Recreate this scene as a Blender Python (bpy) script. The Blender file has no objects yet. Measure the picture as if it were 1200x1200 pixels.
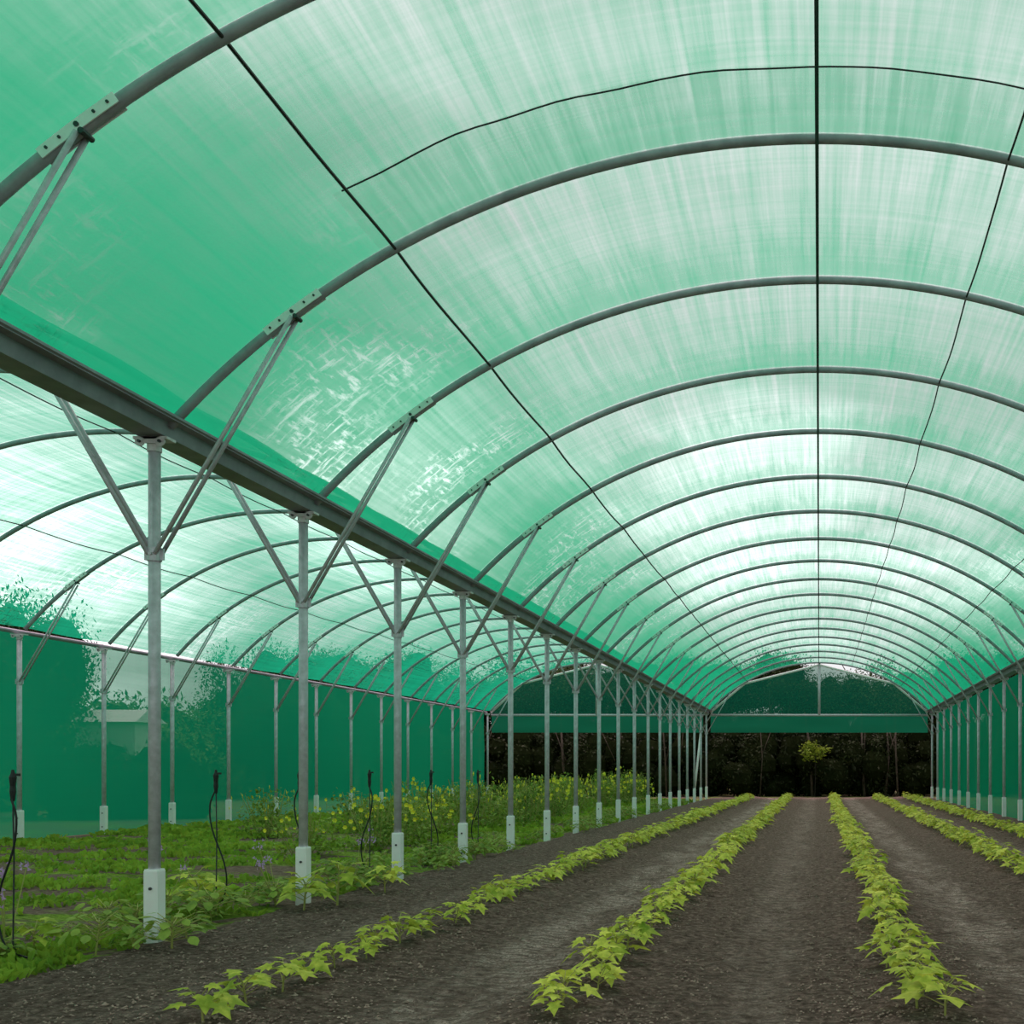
import bpy, math, random
import numpy as np
from mathutils import Vector, Matrix, noise
random.seed(7); np.random.seed(7)
scene=bpy.context.scene
COL=scene.collection
try:
    scene.view_settings.view_transform='Standard'
    scene.view_settings.look='None'
except Exception: pass

# ---------------- helpers ----------------
def mesh(name,verts,faces,mats,smooth=False,fm=None,uvs=None):
    me=bpy.data.meshes.new(name)
    me.from_pydata([tuple(v) for v in verts],[],faces)
    if not isinstance(mats,(list,tuple)): mats=[mats]
    for m in mats: me.materials.append(m)
    if fm is not None: me.polygons.foreach_set('material_index',fm)
    if smooth: me.polygons.foreach_set('use_smooth',[True]*len(me.polygons))
    if uvs is not None:
        uvl=me.uv_layers.new(name='UVMap')
        li=np.zeros(len(me.loops),dtype=np.int32); me.loops.foreach_get('vertex_index',li)
        uvl.data.foreach_set('uv',np.array(uvs,dtype=np.float32)[li].ravel())
    me.update()
    return me
def obj(name,data,parent=None,loc=(0,0,0),rotz=0,scale=None,label=None,category=None,group=None,kind=None):
    o=bpy.data.objects.new(name,data); COL.objects.link(o)
    o.location=loc; o.rotation_euler=(0,0,rotz)
    if scale is not None: o.scale=scale if hasattr(scale,'__len__') else (scale,)*3
    if parent: o.parent=parent
    if label: o['label']=label
    if category: o['category']=category
    if group: o['group']=group
    if kind: o['kind']=kind
    return o
class MB:
    def __init__(s): s.v=[];s.f=[];s.m=[]
    def add(s,v,f,m=0):
        b=len(s.v); s.v+= [tuple(x) for x in v]; s.f+=[tuple(i+b for i in q) for q in f]; s.m+=[m]*len(f)
    def tube(s,pts,r,n=8,m=0,caps=True,flat=1.0,up=None):
        pts=[Vector(p) for p in pts]; k=len(pts); V=[];F=[]
        for i,p in enumerate(pts):
            d=(pts[min(i+1,k-1)]-pts[max(i-1,0)]).normalized()
            u=Vector(up) if up else (Vector((0,0,1)) if abs(d.z)<.9 else Vector((1,0,0)))
            a=d.cross(u).normalized(); b=a.cross(d).normalized()
            rr=r[i] if hasattr(r,'__len__') else r
            for j in range(n):
                t=2*math.pi*(j+.5)/n
                V.append(p+a*math.cos(t)*rr*flat+b*math.sin(t)*rr)
        for i in range(k-1):
            for j in range(n):
                j2=(j+1)%n
                F.append((i*n+j,i*n+j2,(i+1)*n+j2,(i+1)*n+j))
        if caps:
            F.append(tuple(range(n-1,-1,-1))); F.append(tuple((k-1)*n+j for j in range(n)))
        s.add(V,F,m)
    def box(s,c,h,m=0,R=None):
        V=[]
        for x in(-1,1):
            for y in(-1,1):
                for z in(-1,1):
                    p=Vector((x*h[0],y*h[1],z*h[2]))
                    if R: p=R@p
                    V.append(p+Vector(c))
        s.add(V,[(0,1,3,2),(4,6,7,5),(0,4,5,1),(2,3,7,6),(0,2,6,4),(1,5,7,3)],m)
    def cyl(s,c,axis,r,h,n=10,m=0):
        a=Vector(axis).normalized()
        s.tube([Vector(c)-a*h/2,Vector(c)+a*h/2],r,n,m)
    def mesh(s,name,mats,smooth=False): return mesh(name,s.v,s.f,mats,smooth,s.m)

# ---------------- materials ----------------
def newmat(name):
    m=bpy.data.materials.new(name); m.use_nodes=True; nt=m.node_tree; nt.nodes.clear()
    out=nt.nodes.new('ShaderNodeOutputMaterial'); return m,nt,out
def N(nt,t,**kw):
    n=nt.nodes.new(t)
    for k,v in kw.items(): setattr(n,k,v)
    return n
def L(nt,a,b): nt.links.new(a,b)
def math_(nt,op,a,b=None,clamp=False):
    n=N(nt,'ShaderNodeMath',operation=op); n.use_clamp=clamp
    for i,x in enumerate((a,b)):
        if x is None: continue
        if isinstance(x,(int,float)): n.inputs[i].default_value=x
        else: L(nt,x,n.inputs[i])
    return n.outputs[0]
def ramp(nt,fac,stops):
    r=N(nt,'ShaderNodeValToRGB'); e=r.color_ramp.elements
    while len(e)<len(stops): e.new(.5)
    for i,(p,c) in enumerate(stops):
        e[i].position=p; e[i].color=(c[0],c[1],c[2],1) if hasattr(c,'__len__') else (c,c,c,1)
    if fac is not None: L(nt,fac,r.inputs[0])
    return r.outputs[0]
def maprange(nt,v,a,b,c,d,smooth=False):
    n=N(nt,'ShaderNodeMapRange')
    if smooth: n.interpolation_type='SMOOTHSTEP'
    L(nt,v,n.inputs[0])
    for i,x in enumerate((a,b,c,d)): n.inputs[i+1].default_value=x
    return n.outputs[0]
def noise_(nt,vec,scale,detail=4,rough=.5,mapscale=None,loc=None):
    if mapscale or loc:
        mp=N(nt,'ShaderNodeMapping'); L(nt,vec,mp.inputs[0])
        if mapscale: mp.inputs['Scale'].default_value=mapscale
        if loc: mp.inputs['Location'].default_value=loc
        vec=mp.outputs[0]
    n=N(nt,'ShaderNodeTexNoise'); L(nt,vec,n.inputs['Vector']); n.inputs['Scale'].default_value=scale
    n.inputs['Detail'].default_value=detail; n.inputs['Roughness'].default_value=rough
    return n.outputs[0]
def simple(name,c1,c2,rough=.6,metal=0,scale=8,bump=0.0,spec=.4):
    m,nt,out=newmat(name); p=N(nt,'ShaderNodeBsdfPrincipled'); tc=N(nt,'ShaderNodeTexCoord')
    n=noise_(nt,tc.outputs['Object'],scale,5,.6)
    L(nt,ramp(nt,n,[(.3,c1),(.7,c2)]),p.inputs['Base Color'])
    p.inputs['Roughness'].default_value=rough; p.inputs['Metallic'].default_value=metal
    p.inputs['Specular IOR Level'].default_value=spec
    if bump:
        b=N(nt,'ShaderNodeBump'); b.inputs['Strength'].default_value=bump; L(nt,n,b.inputs['Height']); L(nt,b.outputs[0],p.inputs['Normal'])
    L(nt,p.outputs[0],out.inputs[0]); return m
M_STEEL=simple('galvanised_steel',(.48,.44,.50),(.70,.64,.73),.42,.2,14)
M_ARCH=simple('arch_steel',(.29,.27,.325),(.46,.43,.50),.5,.15,6)
M_GUT=simple('gutter_steel',(.23,.215,.26),(.37,.345,.41),.5,.2,3)
M_PLATE=simple('splice_plate_zinc',(.96,.85,.91),(1,.95,.99),.5,0,20)
M_CAP=simple('cap_bracket_zinc',(.6,.54,.58),(.8,.73,.78),.5,.1,20)
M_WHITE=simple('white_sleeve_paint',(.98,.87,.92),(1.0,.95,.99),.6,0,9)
M_BLACK=simple('black_plastic',(.008,.008,.009),(.02,.02,.022),.5,0,20)
M_DARKBOLT=simple('dark_bolt',(.03,.03,.035),(.09,.09,.1),.4,.5,20)
M_BARK=simple('bark',(.04,.03,.022),(.12,.09,.07),.9,0,5,.4)
M_TWIG=simple('dark_twig',(.012,.012,.008),(.03,.025,.018),.9,0,5)
M_SHED=simple('pale_shed_sheet',(.9,.9,.92),(1,1,1),.6,0,1)

def netmat(name,hole,green,trans_tint,edge=None,streak=.14,diff=.3,phase=0):
    m,nt,out=newmat(name)
    uv=N(nt,'ShaderNodeUVMap').outputs[0]
    a=noise_(nt,uv,1,5,.7,(6.5,.13,1))     # along the bay
    b=noise_(nt,uv,1,5,.7,(.10,5.2,1),(3,7,0)) # along the hoop
    c=noise_(nt,uv,.35,3,.5,None)
    b2=noise_(nt,uv,1,2,.5,(.4,17,1),(13,2,0))
    a2=noise_(nt,uv,1,2,.5,(21,.3,1),(1,22,0))
    s=math_(nt,'ADD',math_(nt,'MULTIPLY',math_(nt,'SUBTRACT',a,.5),1.45),math_(nt,'MULTIPLY',math_(nt,'SUBTRACT',b,.5),-.65))
    s=math_(nt,'ADD',s,math_(nt,'MULTIPLY',math_(nt,'SUBTRACT',b2,.5),.45))
    s=math_(nt,'ADD',s,math_(nt,'MULTIPLY',math_(nt,'SUBTRACT',a2,.5),1.0))
    s=math_(nt,'ADD',s,math_(nt,'MULTIPLY',math_(nt,'SUBTRACT',c,.5),.8))
    h=math_(nt,'ADD',math_(nt,'MULTIPLY',s,streak*2.6),hole)
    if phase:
        # openness varied per hoop interval to paint in alternating glow and green bands
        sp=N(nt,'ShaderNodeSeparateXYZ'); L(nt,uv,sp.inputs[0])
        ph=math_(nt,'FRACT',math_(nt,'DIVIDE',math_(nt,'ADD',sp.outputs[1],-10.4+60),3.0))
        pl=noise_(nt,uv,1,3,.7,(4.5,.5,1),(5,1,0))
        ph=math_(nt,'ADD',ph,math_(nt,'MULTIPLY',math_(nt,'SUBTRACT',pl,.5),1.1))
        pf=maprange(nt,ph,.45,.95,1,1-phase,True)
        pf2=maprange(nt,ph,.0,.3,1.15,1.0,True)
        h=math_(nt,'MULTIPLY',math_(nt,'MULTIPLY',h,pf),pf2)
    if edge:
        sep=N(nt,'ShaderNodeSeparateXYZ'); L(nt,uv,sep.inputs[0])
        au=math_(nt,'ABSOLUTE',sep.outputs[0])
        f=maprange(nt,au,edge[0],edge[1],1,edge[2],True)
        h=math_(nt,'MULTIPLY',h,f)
        # glints painted into the flanks as more open cross-woven flecks
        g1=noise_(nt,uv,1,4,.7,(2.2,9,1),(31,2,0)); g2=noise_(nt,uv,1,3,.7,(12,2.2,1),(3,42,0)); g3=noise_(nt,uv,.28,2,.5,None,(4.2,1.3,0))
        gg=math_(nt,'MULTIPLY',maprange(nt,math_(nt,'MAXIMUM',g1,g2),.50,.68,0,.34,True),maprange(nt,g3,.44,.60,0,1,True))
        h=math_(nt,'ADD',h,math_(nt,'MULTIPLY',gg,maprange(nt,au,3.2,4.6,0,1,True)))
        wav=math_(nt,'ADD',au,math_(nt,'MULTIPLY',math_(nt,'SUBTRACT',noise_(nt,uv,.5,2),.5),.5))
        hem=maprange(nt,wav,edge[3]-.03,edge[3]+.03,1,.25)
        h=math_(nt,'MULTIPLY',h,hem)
    h=math_(nt,'MAXIMUM',math_(nt,'MINIMUM',h,.85),.03)
    tb=N(nt,'ShaderNodeBsdfTransparent'); tb.inputs[0].default_value=(*trans_tint,1)
    tl=N(nt,'ShaderNodeBsdfTranslucent'); tl.inputs[0].default_value=(*green,1)
    df=N(nt,'ShaderNodeBsdfDiffuse'); df.inputs[0].default_value=(*[g*.7 for g in green],1)
    mx=N(nt,'ShaderNodeMixShader'); mx.inputs[0].default_value=diff
    L(nt,tl.outputs[0],mx.inputs[1]); L(nt,df.outputs[0],mx.inputs[2])
    m2=N(nt,'ShaderNodeMixShader'); L(nt,h,m2.inputs[0]); L(nt,mx.outputs[0],m2.inputs[1]); L(nt,tb.outputs[0],m2.inputs[2])
    L(nt,m2.outputs[0],out.inputs[0]); return m
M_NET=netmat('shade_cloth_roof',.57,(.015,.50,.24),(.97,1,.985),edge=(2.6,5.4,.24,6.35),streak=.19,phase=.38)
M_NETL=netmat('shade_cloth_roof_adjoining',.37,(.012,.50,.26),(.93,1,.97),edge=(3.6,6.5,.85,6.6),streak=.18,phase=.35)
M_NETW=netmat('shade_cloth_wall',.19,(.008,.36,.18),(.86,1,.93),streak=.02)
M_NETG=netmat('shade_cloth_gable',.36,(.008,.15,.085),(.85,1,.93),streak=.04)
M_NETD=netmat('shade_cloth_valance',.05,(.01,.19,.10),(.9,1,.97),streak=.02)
M_NETO=netmat('shade_cloth_overlap',.76,(.25,.55,.42),(1,1,1),streak=.12)

def leafmat(name,c1,c2,scale=3,trans=.35):
    m,nt,out=newmat(name); tc=N(nt,'ShaderNodeTexCoord')
    oi=N(nt,'ShaderNodeObjectInfo')
    n=noise_(nt,tc.outputs['Object'],scale,3,.6)
    n=math_(nt,'ADD',n,math_(nt,'MULTIPLY',math_(nt,'SUBTRACT',oi.outputs['Random'],.5),.25))
    col=ramp(nt,n,[(.3,c1),(.7,c2)])
    p=N(nt,'ShaderNodeBsdfPrincipled'); L(nt,col,p.inputs['Base Color']); p.inputs['Roughness'].default_value=.6; p.inputs['Specular IOR Level'].default_value=.15
    t=N(nt,'ShaderNodeBsdfTranslucent'); L(nt,col,t.inputs[0])
    mx=N(nt,'ShaderNodeMixShader'); mx.inputs[0].default_value=trans
    L(nt,p.outputs[0],mx.inputs[1]); L(nt,t.outputs[0],mx.inputs[2]); L(nt,mx.outputs[0],out.inputs[0]); return m
M_CROP=leafmat('crop_leaf',(.30,.40,.04),(.76,.80,.12),12)
M_CSTEM=simple('crop_stem',(.3,.30,.08),(.45,.42,.12),.6)
M_WEED=leafmat('weed_leaf',(.10,.20,.03),(.34,.46,.08),10)
M_GRASS=leafmat('grass_blade',(.12,.24,.025),(.38,.54,.06),1.2)
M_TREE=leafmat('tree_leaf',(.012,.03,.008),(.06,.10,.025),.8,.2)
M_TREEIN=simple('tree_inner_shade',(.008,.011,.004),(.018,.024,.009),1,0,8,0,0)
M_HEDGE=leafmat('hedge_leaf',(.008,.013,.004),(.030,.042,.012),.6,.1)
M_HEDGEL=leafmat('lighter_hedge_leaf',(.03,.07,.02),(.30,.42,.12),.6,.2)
M_SHRUB=leafmat('bright_shrub_leaf',(.09,.16,.015),(.30,.40,.04),3)
M_YEL=simple('yellow_petal',(1,.75,.03),(1,.9,.08),.6)
M_PUR=simple('purple_petal',(.5,.25,.6),(.75,.5,.8),.6)

# soil
m,nt,out=newmat('tilled_soil'); M_SOIL=m
tc=N(nt,'ShaderNodeTexCoord').outputs['Object']
sep=N(nt,'ShaderNodeSeparateXYZ'); L(nt,tc,sep.inputs[0])
n1=noise_(nt,tc,13,9,.8); n2=noise_(nt,tc,1,6,.7,(2.6,.7,1)); n3=noise_(nt,tc,45,5,.8)
n4=noise_(nt,tc,3.4,8,.8)
dark=ramp(nt,n1,[(.38,(.075,.05,.040)),(.5,(.180,.126,.104)),(.62,(.38,.28,.235))])
light=ramp(nt,n3,[(.40,(.20,.148,.125)),(.60,(.80,.64,.57))])
def band(c,w):
    d=math_(nt,'ABSOLUTE',math_(nt,'SUBTRACT',sep.outputs[0],c))
    d=math_(nt,'ADD',d,math_(nt,'MULTIPLY',math_(nt,'SUBTRACT',n4,.5),1.1))
    return maprange(nt,d,w*.35,w*1.1,1,0,True)
bs=None
for c,w,k in [(-2.35,.52,.95),(-.45,.38,.42),(1.55,.46,.9),(3.6,.35,.7),(-4.3,.25,.3)]:
    x=math_(nt,'MULTIPLY',band(c,w),k); bs=x if bs is None else math_(nt,'MAXIMUM',bs,x)
wv=N(nt,'ShaderNodeTexWave'); wv.wave_type='BANDS'; wv.bands_direction='Y'; wv.inputs['Scale'].default_value=2.2; wv.inputs['Distortion'].default_value=7; wv.inputs['Detail'].default_value=5; wv.inputs['Detail Scale'].default_value=3
L(nt,tc,wv.inputs['Vector'])
tr=maprange(nt,wv.outputs['Fac'],.25,.75,.3,1)
bf=math_(nt,'MULTIPLY',math_(nt,'MULTIPLY',bs,tr),maprange(nt,n2,.40,.58,.2,1.2),True)
mx=N(nt,'ShaderNodeMix',data_type='RGBA'); L(nt,bf,mx.inputs['Factor']); L(nt,dark,mx.inputs['A']); L(nt,light,mx.inputs['B'])
p=N(nt,'ShaderNodeBsdfPrincipled'); L(nt,mx.outputs['Result'],p.inputs['Base Color']); p.inputs['Roughness'].default_value=.95; p.inputs['Specular IOR Level'].default_value=.1
b=N(nt,'ShaderNodeBump'); b.inputs['Strength'].default_value=1.0; b.inputs['Distance'].default_value=.08
L(nt,math_(nt,'ADD',math_(nt,'ADD',n1,math_(nt,'MULTIPLY',n3,.5)),math_(nt,'MULTIPLY',math_(nt,'MULTIPLY',wv.outputs['Fac'],bs),.6)),b.inputs['Height']); L(nt,b.outputs[0],p.inputs['Normal'])
L(nt,p.outputs[0],out.inputs[0])
M_CLOD=simple('soil_clod',(.13,.092,.075),(.40,.30,.25),.95,0,3,0,.1)
# grassy ground
m,nt,out=newmat('weedy_ground'); M_GR=m
tc=N(nt,'ShaderNodeTexCoord').outputs['Object']
n1=noise_(nt,tc,1,6,.65,(.45,.9,1)); n2=noise_(nt,tc,14,6,.75)
mx=N(nt,'ShaderNodeMix',data_type='RGBA'); L(nt,maprange(nt,n1,.48,.57,0,1,True),mx.inputs['Factor'])
L(nt,ramp(nt,n2,[(.35,(.08,.056,.042)),(.65,(.28,.205,.16))]),mx.inputs['A']); L(nt,ramp(nt,n2,[(.35,(.06,.12,.015)),(.65,(.30,.46,.05))]),mx.inputs['B'])
p=N(nt,'ShaderNodeBsdfPrincipled'); L(nt,mx.outputs['Result'],p.inputs['Base Color']); p.inputs['Roughness'].default_value=.95; p.inputs['Specular IOR Level'].default_value=.1
b=N(nt,'ShaderNodeBump'); b.inputs['Strength'].default_value=.9; b.inputs['Distance'].default_value=.08; L(nt,n2,b.inputs['Height']); L(nt,b.outputs[0],p.inputs['Normal'])
L(nt,p.outputs[0],out.inputs[0])

# ---------------- layout ----------------
S=3.0; D0=10.4
def yi(i): return D0+S*i
YEND=yi(17); YS=-4.6
PX=5.9; LX=-17.42
TOPZ=4.55; RZ=7.10
def arc(cx,half,off=0.0,n=40,z0=TOPZ,zt=RZ):
    s=zt-z0; R=(half*half+s*s)/(2*s); zc=zt-R; a0=math.asin(half/R)
    return R,zc,a0
MAIN=(0.0,5.76); LEFT=(-11.65,5.56)
def arcpt(bay,x,off=0):
    R,zc,a0=arc(*bay); t=math.asin(max(-1,min(1,(x-bay[0])/R))); r=R+off
    return bay[0]+r*math.sin(t), zc+r*math.cos(t)

# soil floor
xs=np.arange(-5.75,6.06,.09); ys=np.concatenate([np.arange(2,18,.09),np.arange(18,63.5,.3)])
V=[];F=[]
rows=[-3.5,-1.55,.68,2.85,4.4]
TR=(-2.35,-.45,1.55,3.6)
for y in ys:
    for x in xs:
        z=.0
        for r in rows: z+=.05*math.exp(-((x-r)/.35)**2)
        for tx in TR: z-=.03*math.exp(-((x-tx)/.3)**2)
        z+=.02*noise.noise(Vector((x*2.2,y*1.2,0)))+.016*noise.noise(Vector((x*6,y*6,3)))+.018*noise.noise(Vector((x*14,y*14,3)))
        V.append((x,y,z))
nx=len(xs)
for j in range(len(ys)-1):
    for i in range(nx-1):
        a=j*nx+i; F.append((a,a+1,a+1+nx,a+nx))
obj('floor',mesh('floor',V,F,M_SOIL,True),kind='structure',label='brown tilled soil floor with pale wheel tracks',category='soil floor')
# clods
V=[];F=[];k=0
for q in range(36000):
    x=random.uniform(-5.7,5.9); y=6.2+30*random.random()**2.0; 
    if 960+1373*x/y>1260: continue
    tr_=any(abs(x-t)<.3 for t in TR)
    s=random.uniform(.003,.011)*(.8 if tr_ else 1.2)*(1.9 if random.random()<.03 else 1)*(1+y*.015)
    z=0
    for r in rows: z+=.05*math.exp(-((x-r)/.35)**2)
    for tx in TR: z-=.03*math.exp(-((x-tx)/.3)**2)
    z+=s*.3
    a=random.uniform(0,6.28); c,sn=math.cos(a)*s,math.sin(a)*s; u=lambda: random.uniform(.7,1.2)
    V+=[(x+c*u(),y+sn*u(),z),(x-sn*u(),y+c*u(),z),(x-c*u(),y-sn*u(),z),(x+sn*u(),y-c*u(),z),(x,y,z+s*.7),(x,y,z-s)]
    F+=[(k,k+1,k+4),(k+1,k+2,k+4),(k+2,k+3,k+4),(k+3,k,k+4),(k+1,k,k+5),(k,k+3,k+5)]; k+=6
obj('soil_clods',mesh('soil_clods',V,F,M_CLOD),kind='stuff',label='small crumbly brown soil clods on tilled ground',category='soil')
# outside/left-bay ground
xs=np.concatenate([np.arange(-90,-18,4),np.arange(-18,-5,.2),np.arange(-5,60,5)]); ys=np.concatenate([np.arange(-20,5,5),np.arange(5,40,.3),np.arange(40,130,4)])
V=[(x,y,-.06+((.06*noise.noise(Vector((x*1.3,y*.5,0)))+.03*noise.noise(Vector((x*5,y*5,0)))) if -17.5<x<-5.6 else 0)) for y in ys for x in xs]; nx=len(xs)
F=[(j*nx+i,j*nx+i+1,(j+1)*nx+i+1,(j+1)*nx+i) for j in range(len(ys)-1) for i in range(nx-1)]
obj('ground_grass',mesh('ground_grass',V,F,M_GR,True),kind='structure',label='weedy green ground beside the planted soil',category='ground')

# ---------------- roof nets ----------------
def roof(name,bay,mat,y0,y1,off=.06,dy=.5,label='',t0=None):
    R,zc,a0=arc(*bay); n=56; V=[];UV=[];F=[]
    ta=-a0 if t0 is None else t0
    ys=np.arange(y0,y1+.01,dy)
    for y in ys:
        ph=((y-D0)/S)%1.0
        sag=-.05*math.sin(math.pi*ph)
        for i in range(n+1):
            t=ta+(a0-ta)*i/n
            w=.02*noise.noise(Vector((t*7,y*.9,0)))*math.sin(math.pi*ph)
            r=R+off+sag+w
            V.append((bay[0]+r*math.sin(t),y,zc+r*math.cos(t))); UV.append((R*t,y))
    for j in range(len(ys)-1):
        for i in range(n):
            a=j*(n+1)+i; F.append((a,a+1,a+n+2,a+n+1))
    return obj(name,mesh(name,V,F,mat,True,None,UV),kind='structure',label=label,category='shade roof')
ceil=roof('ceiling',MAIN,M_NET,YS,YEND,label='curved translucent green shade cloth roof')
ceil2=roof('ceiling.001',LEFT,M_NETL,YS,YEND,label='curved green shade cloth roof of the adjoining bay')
ov=roof('net_overlap',MAIN,M_NETO,9.28,10.42,off=.03,dy=.19,t0=-.52)
for k in ('kind','category','label'):
    if k in ov: del ov[k]
ov.parent=ceil; ov['label']='doubled strip of paler shade cloth'
R,zc,a0=arc(*MAIN)
mb=MB(); pts=[]
for i in range(61):
    t=-.51+ (a0*.95+.51)*i/60; y=9.28+.05*noise.noise(Vector((i*.25,0,0)))
    pts.append((( R-.03)*math.sin(t),y,zc+(R-.03)*math.cos(t)))
mb.tube(pts,.007,5)
sm=obj('seam_cord',mb.mesh('seam_cord',M_BLACK),parent=ceil)
# ---------------- wires ----------------
def wire(bay,x,r,off,wob,label,name='purlin_cable',slack=0):
    mb=MB(); pts=[]; y=YS
    while y<=YEND+.01:
        px,pz=arcpt(bay,x,off); ph=((y-D0)/S)%1.0
        pts.append((px+wob*noise.noise(Vector((y*.6,x,0)))+slack*.5*math.sin(math.pi*ph),y,pz-slack*math.sin(math.pi*ph))); y+=.375
    mb.tube(pts,r,6)
    obj(name,mb.mesh(name,M_BLACK),label=label,category='cable',group='roof purlin cables')
wire(MAIN,-.02,.019,-.06,0.0,'straight black ridge cable under the green roof')
wire(MAIN,-3.76,.014,-.02,.03,'gently sagging black cable along the green roof',slack=.06)
wire(MAIN,1.68,.010,-.02,.02,'gently sagging black cable along the green roof',slack=.03)
wire(MAIN,4.2,.010,-.02,.02,'gently sagging black cable along the green roof',slack=.03)
for x in (-15.2,-11.65,-8.0): wire(LEFT,x,.011,-.02,.03,'thin black cable under the adjoining bay roof',slack=.05)

# ---------------- arches ----------------
def arch_mesh(bay):
    R,zc,a0=arc(*bay); mb=MB()
    pts=[(R*math.sin(-a0+2*a0*i/64),0,zc+R*math.cos(-a0+2*a0*i/64)) for i in range(65)]
    mb.tube(pts,.044,12,up=(0,1,0))
    return mb.mesh('roof_arch_tube',M_ARCH,True)
def plate_mesh(bay,x,sgn):
    R,zc,a0=arc(*bay); t0=math.asin(x/R); mb=MB()
    n=6; hl=.30/R
    for side in (-1,1):
        V=[];F=[]
        for i in range(n+1):
            t=t0-hl+2*hl*i/n
            for rr in (R-.036,R+.036):
                for yy in (.042,.050):
                    V.append((rr*math.sin(t),side*yy,zc+rr*math.cos(t)))
        for i in range(n):
            a=i*4
            F+= [(a,a+4,a+6,a+2),(a+1,a+3,a+7,a+5),(a,a+1,a+5,a+4),(a+2,a+6,a+7,a+3)]
        F+=[(0,2,3,1),(4*n,4*n+1,4*n+3,4*n+2)]
        mb.add(V,F,0)
        for k in (-.8,-.45,.45,.8,0):
            t=t0+hl*k; mb.cyl((R*math.sin(t),side*.054,zc+R*math.cos(t)),(0,1,0),.010 if k else .017,.012,8,1)
    mb.cyl(((R-.05)*math.sin(t0),0,zc+(R-.05)*math.cos(t0)),(0,1,0),.020,.12,10,1)
    return mb.mesh('splice_plate',[M_PLATE,M_DARKBOLT])
BR=4.66
for bay,lab in ((MAIN,'main bay'),(LEFT,'adjoining bay')):
    am=arch_mesh(bay)
    bx=BR-5.9+bay[1]+.14
    pl=plate_mesh((0,bay[1]),-bx,1); pr=plate_mesh((0,bay[1]),bx,1)
    for i in range(-2 if bay is MAIN else -1,18):
        a=obj('roof_arch',am,loc=(bay[0],yi(i)-(.12 if i==17 else 0),0),label='curved galvanised steel hoop carrying the green shade roof',category='roof arch',group='roof hoops of the '+lab)
        if i<=10:
            obj('splice_plate',pl,parent=a,label='pale zinc bolted splice plate'); obj('splice_plate',pr,parent=a,label='pale zinc bolted splice plate')

# ---------------- gutters ----------------
def gutter(x,label,outer=False):
    mb=MB(); prof=[(-.24,4.60),(-.24,4.57),(-.15,4.57),(-.12,4.45),(.12,4.45),(.15,4.57),(.24,4.57),(.24,4.60),(.13,4.60),(.10,4.475),(-.10,4.475),(-.13,4.60)]
    n=len(prof); V=[(x+px,yy,pz) for yy in (YS,YEND) for px,pz in prof]
    F=[(i,(i+1)%n,(i+1)%n+n,i+n) for i in range(n)]
    mb.add(V,F)
    mb.tube([(x+.24,YS,4.6),(x+.24,YEND,4.6)],.022,6); mb.tube([(x-.24,YS,4.6),(x-.24,YEND,4.6)],.022,6)
    obj('gutter_beam',mb.mesh('gutter_beam',M_GUT),label=label,category='gutter',group='gutter beams')
gutter(-PX,'long grey steel gutter beam on the post row')
gutter(PX,'long grey steel gutter beam on the side wall posts')
mb=MB(); mb.tube([(LX,YS,4.5),(LX,YEND,4.5)],.05,8)
obj('wall_rail',mb.mesh('wall_rail',M_GUT,True),label='thin dark grey steel top rail of the green net wall',category='rail')

# ---------------- posts ----------------
mb=MB(); mb.tube([(0,0,0),(0,0,4.42)],.050,14); post_me=mb.mesh('post_tube',M_STEEL,True)
mb=MB(); mb.tube([(0,0,-.05),(0,0,.0),(0,0,.60),(0,0,.62)],[.088,.088,.088,.08],4); sl_me=mb.mesh('base_sleeve',M_WHITE)
mb=MB()
for z in (.12,.45): mb.cyl((0,-.066,z),(0,1,0),.014,.02,8)
slb_me=mb.mesh('sleeve_bolt',M_DARKBOLT)
mb=MB()
mb.box((0,0,4.43),(.15,.075,.012))
for sx in (-1,1):
    mb.cyl((sx*.09,-.07,4.395),(0,1,0),.042,.014,12); mb.cyl((sx*.09,-.085,4.395),(0,1,0),.013,.03,8,1)
mb.cyl((0,0,4.37),(0,0,1),.060,.1,14); mb.box((0,-.068,4.41),(.09,.007,.03))
cap_me=mb.mesh('cap_bracket',[M_CAP,M_DARKBOLT])
mb=MB(); mb.cyl((0,0,3.41),(0,0,1),.060,.12,14); mb.box((0,0,3.41),(.085,.012,.05))
mb.cyl((0,-.065,3.41),(0,1,0),.016,.03,8); node_me=mb.mesh('brace_collar',M_STEEL)
def brace_mesh(sgn,dx,zt,twin=True):
    mb=MB()
    for yy in ((-.05,.05) if twin else (0,)):
        a=Vector((sgn*.03,yy,3.41)); b=Vector((sgn*dx,yy,zt))
        mb.tube([a,b],.019,8)
    return mb.mesh('brace',M_STEEL,True)
_,bz=arcpt(MAIN,-BR); bz-=.04
br_in=brace_mesh(1,PX-BR,bz); br_out=brace_mesh(-1,PX-BR,bz)
def post(x,i,inn,outb,label,group):
    e=obj('support_post',None,loc=(x,yi(i)-(.12 if i==17 else 0),0),label=label,category='post',group=group)
    obj('post_tube',post_me,parent=e); obj('base_sleeve',sl_me,parent=e,rotz=0,label='white painted square base sleeve')
    obj('cap_bracket',cap_me,parent=e,label='pale bolted cap bracket'); obj('brace_collar',node_me,parent=e)
    if i<8: obj('sleeve_bolt',slb_me,parent=e)
    if inn: obj('brace',br_in,parent=e)
    if outb: obj('brace',br_out,parent=e)
for i in range(-1,18): post(-PX,i,True,True,'grey steel post with white base and V braces','posts between the two bays')
for i in range(6,18): post(PX,i,False,True,'grey steel post with white base beside green net wall','posts along the side wall')
for i in range(4,18): post(LX+.08,i,True,False,'grey steel post with white base beside far net wall','posts along the outer net wall')

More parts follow.
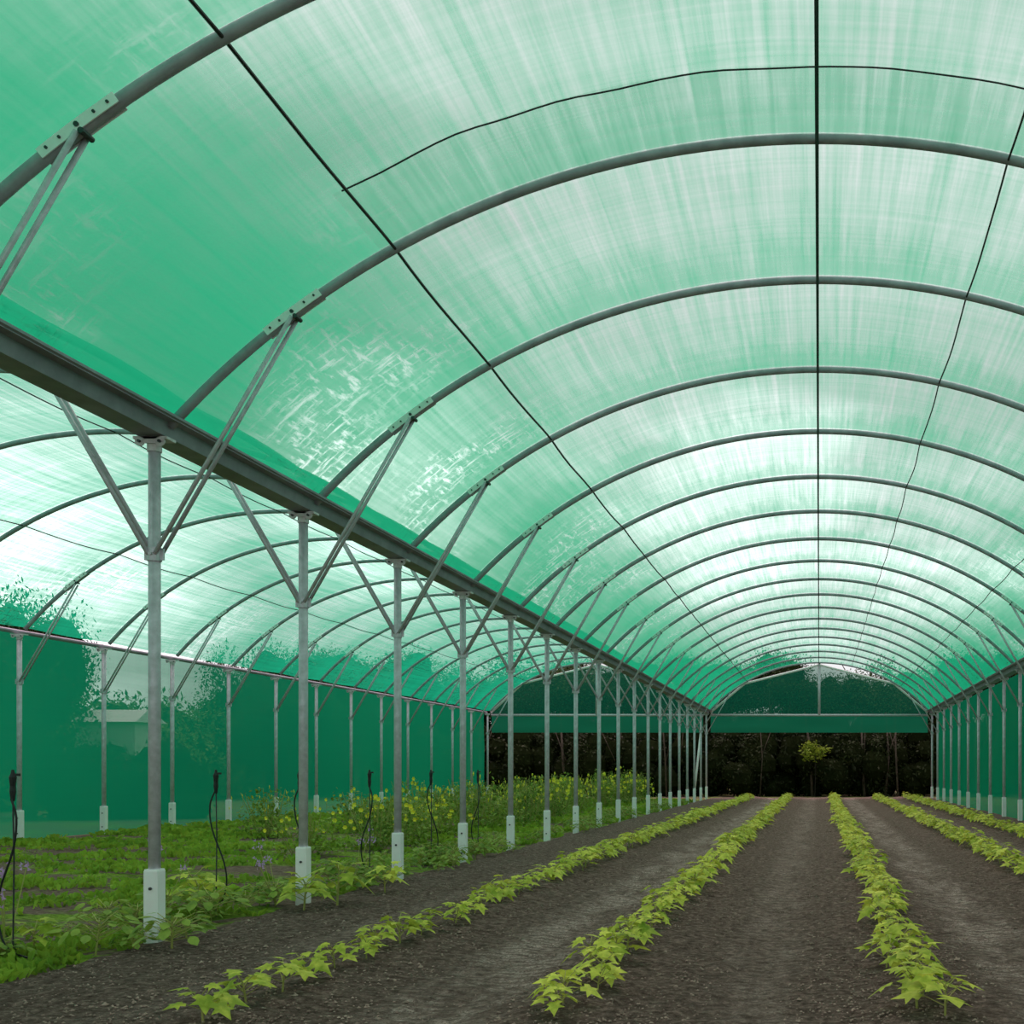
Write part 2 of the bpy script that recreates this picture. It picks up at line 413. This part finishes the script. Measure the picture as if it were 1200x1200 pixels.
# ---------------- walls ----------------
def netplane(name,p0,p1,z0,z1,mat,kind='structure',label='',parent=None):
    p0=Vector(p0);p1=Vector(p1); d=(p1-p0); Ln=d.length; n=max(2,int(Ln/1.0)); V=[];UV=[];F=[]; nrm=Vector((-d.y,d.x,0)).normalized(); mz=5
    for i in range(n+1):
        for j in range(mz+1):
            q=p0+d*i/n; z=z0+(z1-z0)*j/mz
            w=.05*noise.noise(Vector((i*.6,j*.6,z0)))
            V.append((q.x+nrm.x*w,q.y+nrm.y*w,z)); UV.append((z*1.0,Ln*i/n))
    for i in range(n):
        for j in range(mz):
            a=i*(mz+1)+j; F.append((a,a+mz+1,a+mz+2,a+1))
    return obj(name,mesh(name,V,F,mat,True,None,UV),kind=kind,label=label,category='net wall' if kind else None,parent=parent)
netplane('wall_right',(6.24,YS,0),(6.24,YEND,0),-.05,4.5,M_NETW,label='green shade net side wall')
netplane('wall_left',(LX-.14,YS,0),(LX-.14,YEND,0),-.05,4.5,M_NETW,label='green shade net outer wall of the adjoining bay')
ZT=4.36
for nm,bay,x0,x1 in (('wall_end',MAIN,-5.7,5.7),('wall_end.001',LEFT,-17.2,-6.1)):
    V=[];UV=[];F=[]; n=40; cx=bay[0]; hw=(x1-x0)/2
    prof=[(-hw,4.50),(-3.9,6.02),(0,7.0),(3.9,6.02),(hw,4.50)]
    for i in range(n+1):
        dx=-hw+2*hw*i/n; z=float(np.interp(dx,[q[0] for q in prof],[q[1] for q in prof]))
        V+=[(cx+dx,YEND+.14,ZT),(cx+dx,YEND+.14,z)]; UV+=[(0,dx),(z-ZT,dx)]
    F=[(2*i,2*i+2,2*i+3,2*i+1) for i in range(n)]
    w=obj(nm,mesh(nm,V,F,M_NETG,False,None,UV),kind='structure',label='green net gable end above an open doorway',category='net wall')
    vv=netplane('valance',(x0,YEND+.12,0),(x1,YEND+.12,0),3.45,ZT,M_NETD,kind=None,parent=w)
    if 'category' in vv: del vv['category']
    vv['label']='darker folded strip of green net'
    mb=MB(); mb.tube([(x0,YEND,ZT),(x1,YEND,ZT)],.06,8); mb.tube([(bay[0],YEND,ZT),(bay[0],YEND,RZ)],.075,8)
    g_=obj('gable_truss',mb.mesh('gable_truss',M_STEEL,True),label='grey steel cross beam and king post of gable with white sky-gap strip',category='truss',group='gable trusses')
    mb=MB(); mb.tube([(cx+q[0],YEND,q[1]) for q in prof],.06,8,up=(0,1,0))  # white tube added in place of the bright sky gap under the arch
    obj('gable_sky_strip',mb.mesh('gable_sky_strip',M_WHITE,True),parent=g_,label='white strip standing for the bright sky gap over the gable')
mb=MB(); mb.tube([(-6.45,YEND-1.2,0),(-6.15,YEND-.4,3.6)],.055,8)
obj('door_prop',mb.mesh('door_prop',M_WHITE,True),label='slanted pale prop pole near end post',category='pole')

# ---------------- crop plants ----------------
LO=[(0,0),(.22,-.12),(.50,.04),(.30,.24),(.64,.50),(.28,.52),(0,1.08),(-.28,.52),(-.64,.50),(-.30,.24),(-.50,.04),(-.22,-.12)]
def leaf_geo(size,M,oval=False):
    o=LO if not oval else [(0,0),(.22,.12),(.34,.4),(.28,.75),(0,1.1),(-.28,.75),(-.34,.4),(-.22,.12)]
    V=[Vector((0,.35,.05))]+[Vector((x,y,-.22*(x*x+max(0,y-.4)**2)+.02)) for x,y in o]
    V=[M@(v*size) for v in V]; k=len(o)
    return V,[(0,1+i,1+(i+1)%k) for i in range(k)]
def plant_data(rs,n=10,h=.2,ls=.17,oval=False,spread=.13):
    rnd=random.Random(rs); lf=MB(); st=MB()
    lean=Vector((rnd.uniform(-.03,.03),rnd.uniform(-.03,.03),h))
    st.tube([(0,0,-.03),lean*.5,lean],[.008,.007,.004],6)
    for i in range(n):
        f=.35+.65*i/(n-1); az=i*2.4+rnd.uniform(-.4,.4); base=lean*f
        d=Vector((math.cos(az),math.sin(az),0)); ln=spread*(1.15-.65*f)*rnd.uniform(.7,1.2)
        tip=base+d*ln+Vector((0,0,.05+.03*rnd.random()))
        st.tube([base,tip],[.0035,.0025],4,caps=False)
        s=ls*(1.15-.45*f)*rnd.uniform(.7,1.15)
        M=Matrix.Translation(tip)@Matrix.Rotation(az-math.pi/2,4,'Z')@Matrix.Rotation(-rnd.uniform(.0,.75)+ (.2 if f>.85 else 0),4,'X')@Matrix.Rotation(rnd.uniform(-.4,.4),4,'Y')
        v,fc=leaf_geo(s,M,oval); lf.add(v,fc)
    return st,lf
crops=[]
for k in range(7):
    st,lf=plant_data(100+k,n=9+k%4,h=.16+.02*(k%3),ls=.152,spread=.13)
    both=MB(); both.add(st.v,st.f,0); both.add(lf.v,lf.f,1)
    crops.append((st.mesh('crop_stem',M_CSTEM),lf.mesh('crop_leaves',M_CROP),both.mesh('crop_plant_mesh',[M_CSTEM,M_CROP]),lf))
def soil_z(x,y):
    z=0
    for r in rows: z+=.05*math.exp(-((x-r)/.35)**2)
    return z-.01
pos=[]
for r in rows:
    y=6.75 if r==-3.5 else 6.9
    while y<59.5:
        near=(r==-3.5 and y<11.5)
        px=960+1373*r/y
        if px<1240 and (y<9 or random.random()>.05): pos.append((r+random.gauss(0,.055),y,(.9 if near else 1)*random.uniform(.7,1.25)*(1.0 if y<14 else 1.08)))
        y+= random.uniform(.34,.54) if near else (random.uniform(.28,.47) if y<20 else random.uniform(.28,.44))
pos.sort(key=lambda p:p[1])
for i,(x,y,s) in enumerate(pos[:296]):
    c=crops[random.randrange(7)]; rz=random.uniform(0,6.28)
    kw=dict(loc=(x,y,soil_z(x,y)),rotz=rz,scale=s,label='young yellow-green lobed-leaf crop plant in soil row',category='crop plant',group='rows of young crop plants')
    if i<150:
        o=obj('crop_plant',c[0],**kw); obj('leaves',c[1],parent=o)
    else: obj('crop_plant',c[2],**kw)
mb=MB()
for x,y,s in pos[296:]:
    lf=crops[random.randrange(7)][3]; a=random.uniform(0,6.28); ca,sa=math.cos(a)*s,math.sin(a)*s; z0=soil_z(x,y)
    mb.add([(x+v[0]*ca-v[1]*sa,y+v[0]*sa+v[1]*ca,z0+v[2]*s) for v in lf.v],lf.f)
obj('distant_crop_plants',mb.mesh('distant_crop_plants',M_CROP),kind='stuff',label='far ends of the yellow-green crop rows',category='crop plants')

# ---------------- weeds ----------------
weeds=[]
for k in range(5):
    st,lf=plant_data(300+k,n=30,h=.20,ls=.11,oval=True,spread=.25)
    both=MB(); both.add(st.v,st.f,0); both.add(lf.v,lf.f,1); weeds.append(both.mesh('weed_mesh',[M_CSTEM,M_WEED]))
y=7.6
while y<50:
    for q in range(3 if y<22 else 1):
        x=-5.9+random.gauss(-.3,.30)
        if y<9.5: x-=.4
        if 9.9<y<10.35 and x>-6.1: continue
        obj('weed_clump',weeds[random.randrange(5)],loc=(x,y,-.03),rotz=random.uniform(0,6),scale=random.uniform(.5,1.3),label='low leafy green weed clump at the post row',category='weed',group='weeds along the post row')
    y+=random.uniform(.45,.9)
for x,y,s in ((-5.35,13.0,1.4),(-5.5,12.5,1.1),(-5.3,14.3,1.0),(-6.9,9.3,1.0),(-6.5,9.7,.9),(-7.4,9.9,1.0),(-6.6,12.4,1.1),(-6.9,13,1.2)):
    c=crops[random.randrange(7)]; obj('leafy_plant',c[2],loc=(x,y,0),scale=s*1.3,rotz=random.uniform(0,6),label='larger lobed-leaf green plant beside a post',category='plant',group='volunteer plants by the posts')
cnt=80000
gx=-5.9-11.4*np.random.rand(cnt)**1.1; gy=7+50*np.random.rand(cnt)**1.8
V=[];F=[]
k=0
for x,y in zip(gx,gy):
    d=noise.noise(Vector((x*.4,y*.8,1)))+.5*noise.noise(Vector((x*3,y*2,5)))
    if d<.08: continue
    h=random.uniform(.02,.08)*(1+1.6*max(0,d))*(1+y*.008); w=.014+.0013*y; a=random.uniform(0,6.28); lx,ly=random.uniform(-.08,.08),random.uniform(-.08,.08)
    c,s=math.cos(a)*w,math.sin(a)*w; zb=-.05
    V+=[(x-c*.4,y-s*.4,zb),(x+c*.4,y+s*.4,zb),(x+c+lx*.5,y+s+ly*.5,zb+h*.8),(x+lx,y+ly,zb+h),(x-c+lx*.5,y-s+ly*.5,zb+h*.8)]; F+=[(k,k+1,k+2,k+3,k+4)]; k+=5
obj('grass_cover',mesh('grass_cover',V,F,M_GRASS),kind='stuff',label='low patchy green weeds in the adjoining bay',category='grass')
def bush_mesh(seed,n,rx,h,mats,fl=0,ls=.14,fs=.05):
    rnd=random.Random(seed); mb=MB()
    for s in range(14):
        a=rnd.uniform(0,6.28); r=rnd.uniform(.1,.8)*rx; mb.tube([(r*.3*math.cos(a),r*.3*math.sin(a),-.05),(r*math.cos(a),r*math.sin(a),h*rnd.uniform(.8,1.1))],[.012,.006],5,0,False)
    for i in range(n):
        a=rnd.uniform(0,6.28); z=rnd.random()**.9*h; r=rx*math.sqrt(rnd.random())*(1-.45*(z/h)**2)*(.75+.25*math.sin(a*3+seed))
        z*= .75+.6*noise.noise(Vector((math.cos(a)*r*2.5,math.sin(a)*r*2.5,seed)))+.15
        M=Matrix.Translation((r*math.cos(a),r*math.sin(a),z))@Matrix.Rotation(rnd.uniform(0,6.28),4,'Z')@Matrix.Rotation(rnd.uniform(-1.2,.6),4,'X')
        v,f=leaf_geo(ls*rnd.uniform(.5,1.2),M,True); mb.add(v,f,1)
    for i in range(fl):
        a=rnd.uniform(0,6.28); r=rx*math.sqrt(rnd.random())*.9; z=h*(.6+.6*rnd.random())*(1-.3*(r/rx)**2)
        s=fs; c=Vector((r*math.cos(a),r*math.sin(a),z))
        mb.tube([c-Vector((0,0,.25)),c],.004,4,0,False)
        for k in range(6):
            b=k*math.pi/3; d=Vector((math.cos(b),-.4,math.sin(b)))*s; e=Vector((math.cos(b+.5),-.4,math.sin(b+.5)))*s*.8; g=Vector((math.cos(b-.5),-.4,math.sin(b-.5)))*s*.8
            mb.add([c,c+g,c+d,c+e],[(0,1,2),(0,2,3)],2)
    return mb.mesh('bush_mesh',mats)
fb=[bush_mesh(50+k,650,1.05,1.05,[M_CSTEM,M_WEED,M_YEL],20,.10,.055) for k in range(3)]
for y in np.arange(21,57,1.7):
    x=-8.7+random.uniform(-1.1,.5)
    obj('flowering_bush',fb[random.randrange(3)],loc=(x,y,-.05),rotz=random.uniform(0,6),scale=(random.uniform(.85,1.15),)*2+(random.uniform(.65,1.1)+.008*(y-20),),label='green bush with small yellow flowers',category='bush',group='yellow flowering bushes')
for y in np.arange(27,58,2.2):
    x=-11.5+random.uniform(-1.6,1.2)
    obj('flowering_bush',fb[random.randrange(3)],loc=(x,y,-.05),rotz=random.uniform(0,6),scale=(random.uniform(.8,1.1),)*2+(random.uniform(.6,1.2),),label='green bush with small yellow flowers',category='bush',group='yellow flowering bushes')
def stalk(seed):
    rnd=random.Random(seed); mb=MB()
    for s in range(4):
        a=rnd.uniform(0,6.28); h=rnd.uniform(.4,.75); tip=Vector((.2*math.cos(a),.2*math.sin(a),h)); mb.tube([(0,0,-.05),tip*.6,tip],.004,4,0,False)
        for k in range(10):
            c=tip+Vector((rnd.gauss(0,.025),rnd.gauss(0,.025),rnd.gauss(0,.03))); d=rnd.uniform(0,6)
            mb.add([c,c+Vector((.03*math.cos(d),.03*math.sin(d),.01)),c+Vector((0,0,.035))],[(0,1,2)],1)
    return mb.mesh('stalk_mesh',[M_CSTEM,M_PUR])
sk=[stalk(k) for k in range(2)]
for x,y in ((-6.6,9.5),(-6.9,12.3),(-6.1,13.2),(-6.7,17)):
    obj('purple_flower_stalk',sk[random.randrange(2)],loc=(x,y,-.04),rotz=random.uniform(0,6),label='thin stalk with pale purple flowers',category='flower',group='purple flowers by the posts')

# ---------------- irrigation risers ----------------
for k,px in enumerate((15,253,351,433,505,560)):
    X=-6.4; Y=1373*6.4/(960-px)
    e=obj('irrigation_riser',None,loc=(X,Y,-.03),label='thin stake with black sprinkler head and hanging hose',category='sprinkler',group='irrigation risers')
    mb=MB(); mb.tube([(0,0,-.03),(.01,0,.8),(0,0,1.4)],.007,6); obj('stake',mb.mesh('stake',M_DARKBOLT),parent=e)
    mb=MB(); mb.tube([(0,0,1.28),(0,0,1.36),(0,0,1.40),(0,0,1.47),(0,0,1.5),(0,0,1.53)],[.015,.024,.02,.028,.016,.01],8); mb.box((.03,0,1.49),(.025,.01,.01)); obj('sprinkler_head',mb.mesh('sprinkler_head',M_BLACK),parent=e,label='black plastic sprinkler head')
    sg=(1,-1,-1,1,-1,1)[k]*.16
    P=[Vector(q) for q in ((0,-.02,1.3),(sg*.3,-.03,1.15),(sg*.15,-.03,.9),(-sg*.6,-.02,.55),(-sg*.7,0,.3),(-sg*.2,0,.1),(sg*1.2,.0,.02))]
    pts=[]
    for a in range(len(P)-1):
        p0=P[max(a-1,0)];p1=P[a];p2=P[a+1];p3=P[min(a+2,len(P)-1)]
        for t in (0,.25,.5,.75):
            pts.append(.5*((2*p1)+(p2-p0)*t+(2*p0-5*p1+4*p2-p3)*t*t+(3*p1-p0-3*p2+p3)*t**3))
    pts.append(P[-1])
    mb=MB(); mb.tube(pts,.009,6,caps=False); obj('hose',mb.mesh('hose',M_BLACK,True),parent=e)

# ---------------- trees outside ----------------
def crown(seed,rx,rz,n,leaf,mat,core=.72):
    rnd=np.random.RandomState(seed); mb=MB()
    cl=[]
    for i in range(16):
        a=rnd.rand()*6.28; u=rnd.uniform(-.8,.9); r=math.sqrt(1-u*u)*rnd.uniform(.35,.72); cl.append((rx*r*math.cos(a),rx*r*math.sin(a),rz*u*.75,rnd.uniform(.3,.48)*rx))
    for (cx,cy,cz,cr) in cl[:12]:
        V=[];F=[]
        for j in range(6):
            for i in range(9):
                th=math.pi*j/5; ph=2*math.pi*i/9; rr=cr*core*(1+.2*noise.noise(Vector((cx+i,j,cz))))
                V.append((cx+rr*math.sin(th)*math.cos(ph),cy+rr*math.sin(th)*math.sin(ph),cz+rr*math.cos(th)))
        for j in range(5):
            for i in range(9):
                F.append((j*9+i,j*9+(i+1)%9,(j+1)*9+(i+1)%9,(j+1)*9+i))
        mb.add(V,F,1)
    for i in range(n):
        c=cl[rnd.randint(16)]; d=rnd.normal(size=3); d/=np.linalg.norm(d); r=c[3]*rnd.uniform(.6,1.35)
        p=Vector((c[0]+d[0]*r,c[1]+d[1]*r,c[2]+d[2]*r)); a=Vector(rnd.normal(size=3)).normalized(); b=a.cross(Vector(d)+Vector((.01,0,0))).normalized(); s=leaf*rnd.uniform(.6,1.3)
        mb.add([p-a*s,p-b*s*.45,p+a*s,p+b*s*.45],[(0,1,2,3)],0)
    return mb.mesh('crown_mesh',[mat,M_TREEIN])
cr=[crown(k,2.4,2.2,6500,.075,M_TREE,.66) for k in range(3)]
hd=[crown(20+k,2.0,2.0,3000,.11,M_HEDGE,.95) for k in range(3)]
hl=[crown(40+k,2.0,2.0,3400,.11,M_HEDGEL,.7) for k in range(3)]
sap=crown(31,.85,.75,420,.12,M_SHRUB,.1)
def trunk(seed,h):
    rnd=random.Random(seed); mb=MB(); pts=[(rnd.uniform(-.1,.1)*i,rnd.uniform(-.1,.1)*i,h*i/5-.1) for i in range(6)]
    mb.tube(pts,[.2,.17,.15,.12,.09,.05],8)
    for k in range(5):
        p=Vector(pts[2+k%4]); a=rnd.uniform(0,6.28); mb.tube([p,p+Vector((math.cos(a)*.8,math.sin(a)*.8,.7)),p+Vector((math.cos(a)*1.3,math.sin(a)*1.3,1.6))],[.07,.04,.02],5)
    return mb.mesh('trunk_mesh',M_BARK,True)
tk=[trunk(k,6) for k in range(3)]
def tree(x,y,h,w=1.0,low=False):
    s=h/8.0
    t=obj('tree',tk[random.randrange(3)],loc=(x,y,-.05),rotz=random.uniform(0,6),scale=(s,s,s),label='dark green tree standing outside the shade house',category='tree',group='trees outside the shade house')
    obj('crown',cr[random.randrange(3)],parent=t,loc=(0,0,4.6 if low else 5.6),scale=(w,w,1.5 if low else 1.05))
for x in np.arange(-32,13,2.9): tree(x+random.uniform(-.6,.6),73+random.uniform(-2,3),random.uniform(7.6,9.2),1.15)
for x in np.arange(-34,14,3.4): tree(x+random.uniform(-.6,.6),80+random.uniform(-2,3),random.uniform(8.0,9.8),1.25)
for k,x in enumerate(np.arange(-30,12,1.6)):
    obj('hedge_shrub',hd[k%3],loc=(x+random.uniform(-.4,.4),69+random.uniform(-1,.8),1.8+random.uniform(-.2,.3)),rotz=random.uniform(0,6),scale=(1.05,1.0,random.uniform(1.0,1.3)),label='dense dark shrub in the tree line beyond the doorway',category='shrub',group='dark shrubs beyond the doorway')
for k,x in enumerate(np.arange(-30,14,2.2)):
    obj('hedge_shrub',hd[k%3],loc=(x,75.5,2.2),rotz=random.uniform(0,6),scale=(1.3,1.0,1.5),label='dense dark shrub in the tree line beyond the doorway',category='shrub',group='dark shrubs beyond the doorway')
xx=-30
while xx<12:
    mb=MB(); yy=66.4+random.uniform(-.6,1.2)
    tw=random.uniform(.4,1.3)
    mb.tube([(xx,yy,-.1),(xx+random.uniform(-.2,.2),yy,2.2),(xx+random.uniform(-.5,.5),yy,4.8)],[.09*tw,.07*tw,.04*tw],7)
    mb.tube([(xx,yy,2.0),(xx+random.uniform(-.9,.9),yy,3.8)],[.04*tw,.02],5)
    obj('bare_trunk',mb.mesh('bare_trunk',M_BARK,True),label='thin brown trunk before the dark shrubs',category='tree trunk',group='bare trunks beyond the doorway')
    xx+=random.choice((.7,1.2,3.0,4.5))
for x,y,z,s in ((-.25,66.3,2.6,.95),):
    mb=MB(); mb.tube([(0,0,-.05),(.05,0,z*.6),(0,0,z)],[.02,.018,.012],6)
    t=obj('bright_sapling',mb.mesh('sapling_trunk',M_TWIG),loc=(x,y,-.05),label='brighter yellow-green sapling before the dark trees',category='sapling',group='bright saplings')
    obj('crown',sap,parent=t,loc=(0,0,z),scale=(s*1.1,s,s*.8))
for x,y,h in ((-26.3,38.5,7.7),(-28.6,40.5,8.0),(-24.2,36,6.9),(-25.5,31.5,7.0),(-22.3,30.5,6.2)): tree(x,y,h,1.0,True)
for x,y,h in ((-32.5,65,8.6),(-30.5,69,9.0),(-33.5,72,9.2),(-27.5,63,7.4),(-28,68,8.6),(-29,61,6.6),(-25.5,66,8),(-24,61,6.8)): tree(x,y,h,1.0,True)
# continuous hedge outside the outer wall
for k,y in enumerate(np.arange(26,76,1.9)):
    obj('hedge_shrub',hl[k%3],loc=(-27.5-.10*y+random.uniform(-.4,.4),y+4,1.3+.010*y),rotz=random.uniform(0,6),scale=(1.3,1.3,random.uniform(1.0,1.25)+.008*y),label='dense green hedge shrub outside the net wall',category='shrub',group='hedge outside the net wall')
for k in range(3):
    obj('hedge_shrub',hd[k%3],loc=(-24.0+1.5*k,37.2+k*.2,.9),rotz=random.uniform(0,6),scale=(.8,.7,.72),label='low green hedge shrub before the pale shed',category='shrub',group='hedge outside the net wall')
for y in np.arange(26,70,3.0): tree(12.0+random.uniform(-1,1),y,random.uniform(5.5,6.8),1.0,True)
mb=MB(); mb.box((0,0,1.6),(1.0,.8,1.6))
mb.add([(-1.12,-.95,3.15),(1.12,-.95,3.15),(1.12,.95,3.15),(-1.12,.95,3.15),(-1.0,0,3.6),(1.0,0,3.6)],[(0,1,5,4),(2,3,4,5),(0,4,3),(1,2,5)])
sh=obj('pale_shed',mb.mesh('pale_shed',M_SHED),loc=(-23.9,40.0,-.05),label='small low whitish shed behind the net wall',category='shed')

# ---------------- world + light ----------------
w=bpy.data.worlds.new('sky'); scene.world=w; w.use_nodes=True; nt=w.node_tree; nt.nodes.clear()
out=N(nt,'ShaderNodeOutputWorld'); bg=N(nt,'ShaderNodeBackground'); L(nt,bg.outputs[0],out.inputs[0])
g=N(nt,'ShaderNodeTexCoord').outputs['Generated']
sep=N(nt,'ShaderNodeSeparateXYZ'); L(nt,g,sep.inputs[0])
z=sep.outputs[2]
n=noise_(nt,g,2.2,3,.5,(1,1,2.2),(.3,.1,.2))
base=ramp(nt,z,[(0,.75),(.18,.95),(.30,.70),(.40,.73),(.6,.86),(1,1.05)])
cl=maprange(nt,n,.36,.62,.82,1.15,True)
bandz=math_(nt,'MULTIPLY',maprange(nt,z,.10,.17,0,1,True),maprange(nt,z,.19,.27,1,0,True))
n2=noise_(nt,g,4.0,3,.5,(1,1,3.0),(2.3,.4,1.2))
brk=math_(nt,'MULTIPLY',bandz,maprange(nt,n2,.42,.64,0,1.1,True))
val=math_(nt,'ADD',math_(nt,'MULTIPLY',base,cl),brk)
def blob(vec,r0,r1,amt,k=.3):
    v=Vector(vec).normalized()
    d=N(nt,'ShaderNodeVectorMath',operation='DISTANCE'); L(nt,g,d.inputs[0]); d.inputs[1].default_value=v
    dd=math_(nt,'ADD',d.outputs['Value'],math_(nt,'MULTIPLY',math_(nt,'SUBTRACT',n2,.5),k))
    return maprange(nt,dd,r0,r1,amt,0,True)
# dark sky patch added to deepen flank green, bright breaks low in the sky
val=math_(nt,'MULTIPLY',val,math_(nt,'SUBTRACT',1.0,blob((-.50,1,.38),.02,.26,.55)))
val=math_(nt,'ADD',val,blob((-.66,1,.18),.03,.14,1.2))
val=math_(nt,'ADD',val,blob((-.06,1,.225),.02,.10,.6))
val=math_(nt,'ADD',val,blob((-.37,1,.245),.0,.12,2.2,.1))
cm=N(nt,'ShaderNodeVectorMath',operation='SCALE'); cm.inputs[0].default_value=(1.0,1.0,1.02); L(nt,val,cm.inputs['Scale'])
L(nt,cm.outputs[0],bg.inputs[0]); bg.inputs[1].default_value=1.0
s=bpy.data.lights.new('fill_sun','SUN'); s.energy=3.0; s.angle=math.radians(70); s.color=(1,.59,.65)  # broad pinkish fill added to offset the green cast under the cloth
so=bpy.data.objects.new('fill_sun',s); COL.objects.link(so); so.rotation_euler=(math.radians(-25),math.radians(-10),0)

cam=bpy.data.cameras.new('camera'); co=bpy.data.objects.new('camera',cam); COL.objects.link(co)
co.location=(0,0,1.5); co.rotation_euler=(math.radians(90),0,0)
cam.sensor_width=36; cam.lens=36*1373/1200; cam.shift_x=-.3; cam.shift_y=.2517; cam.clip_end=600
scene.camera=co
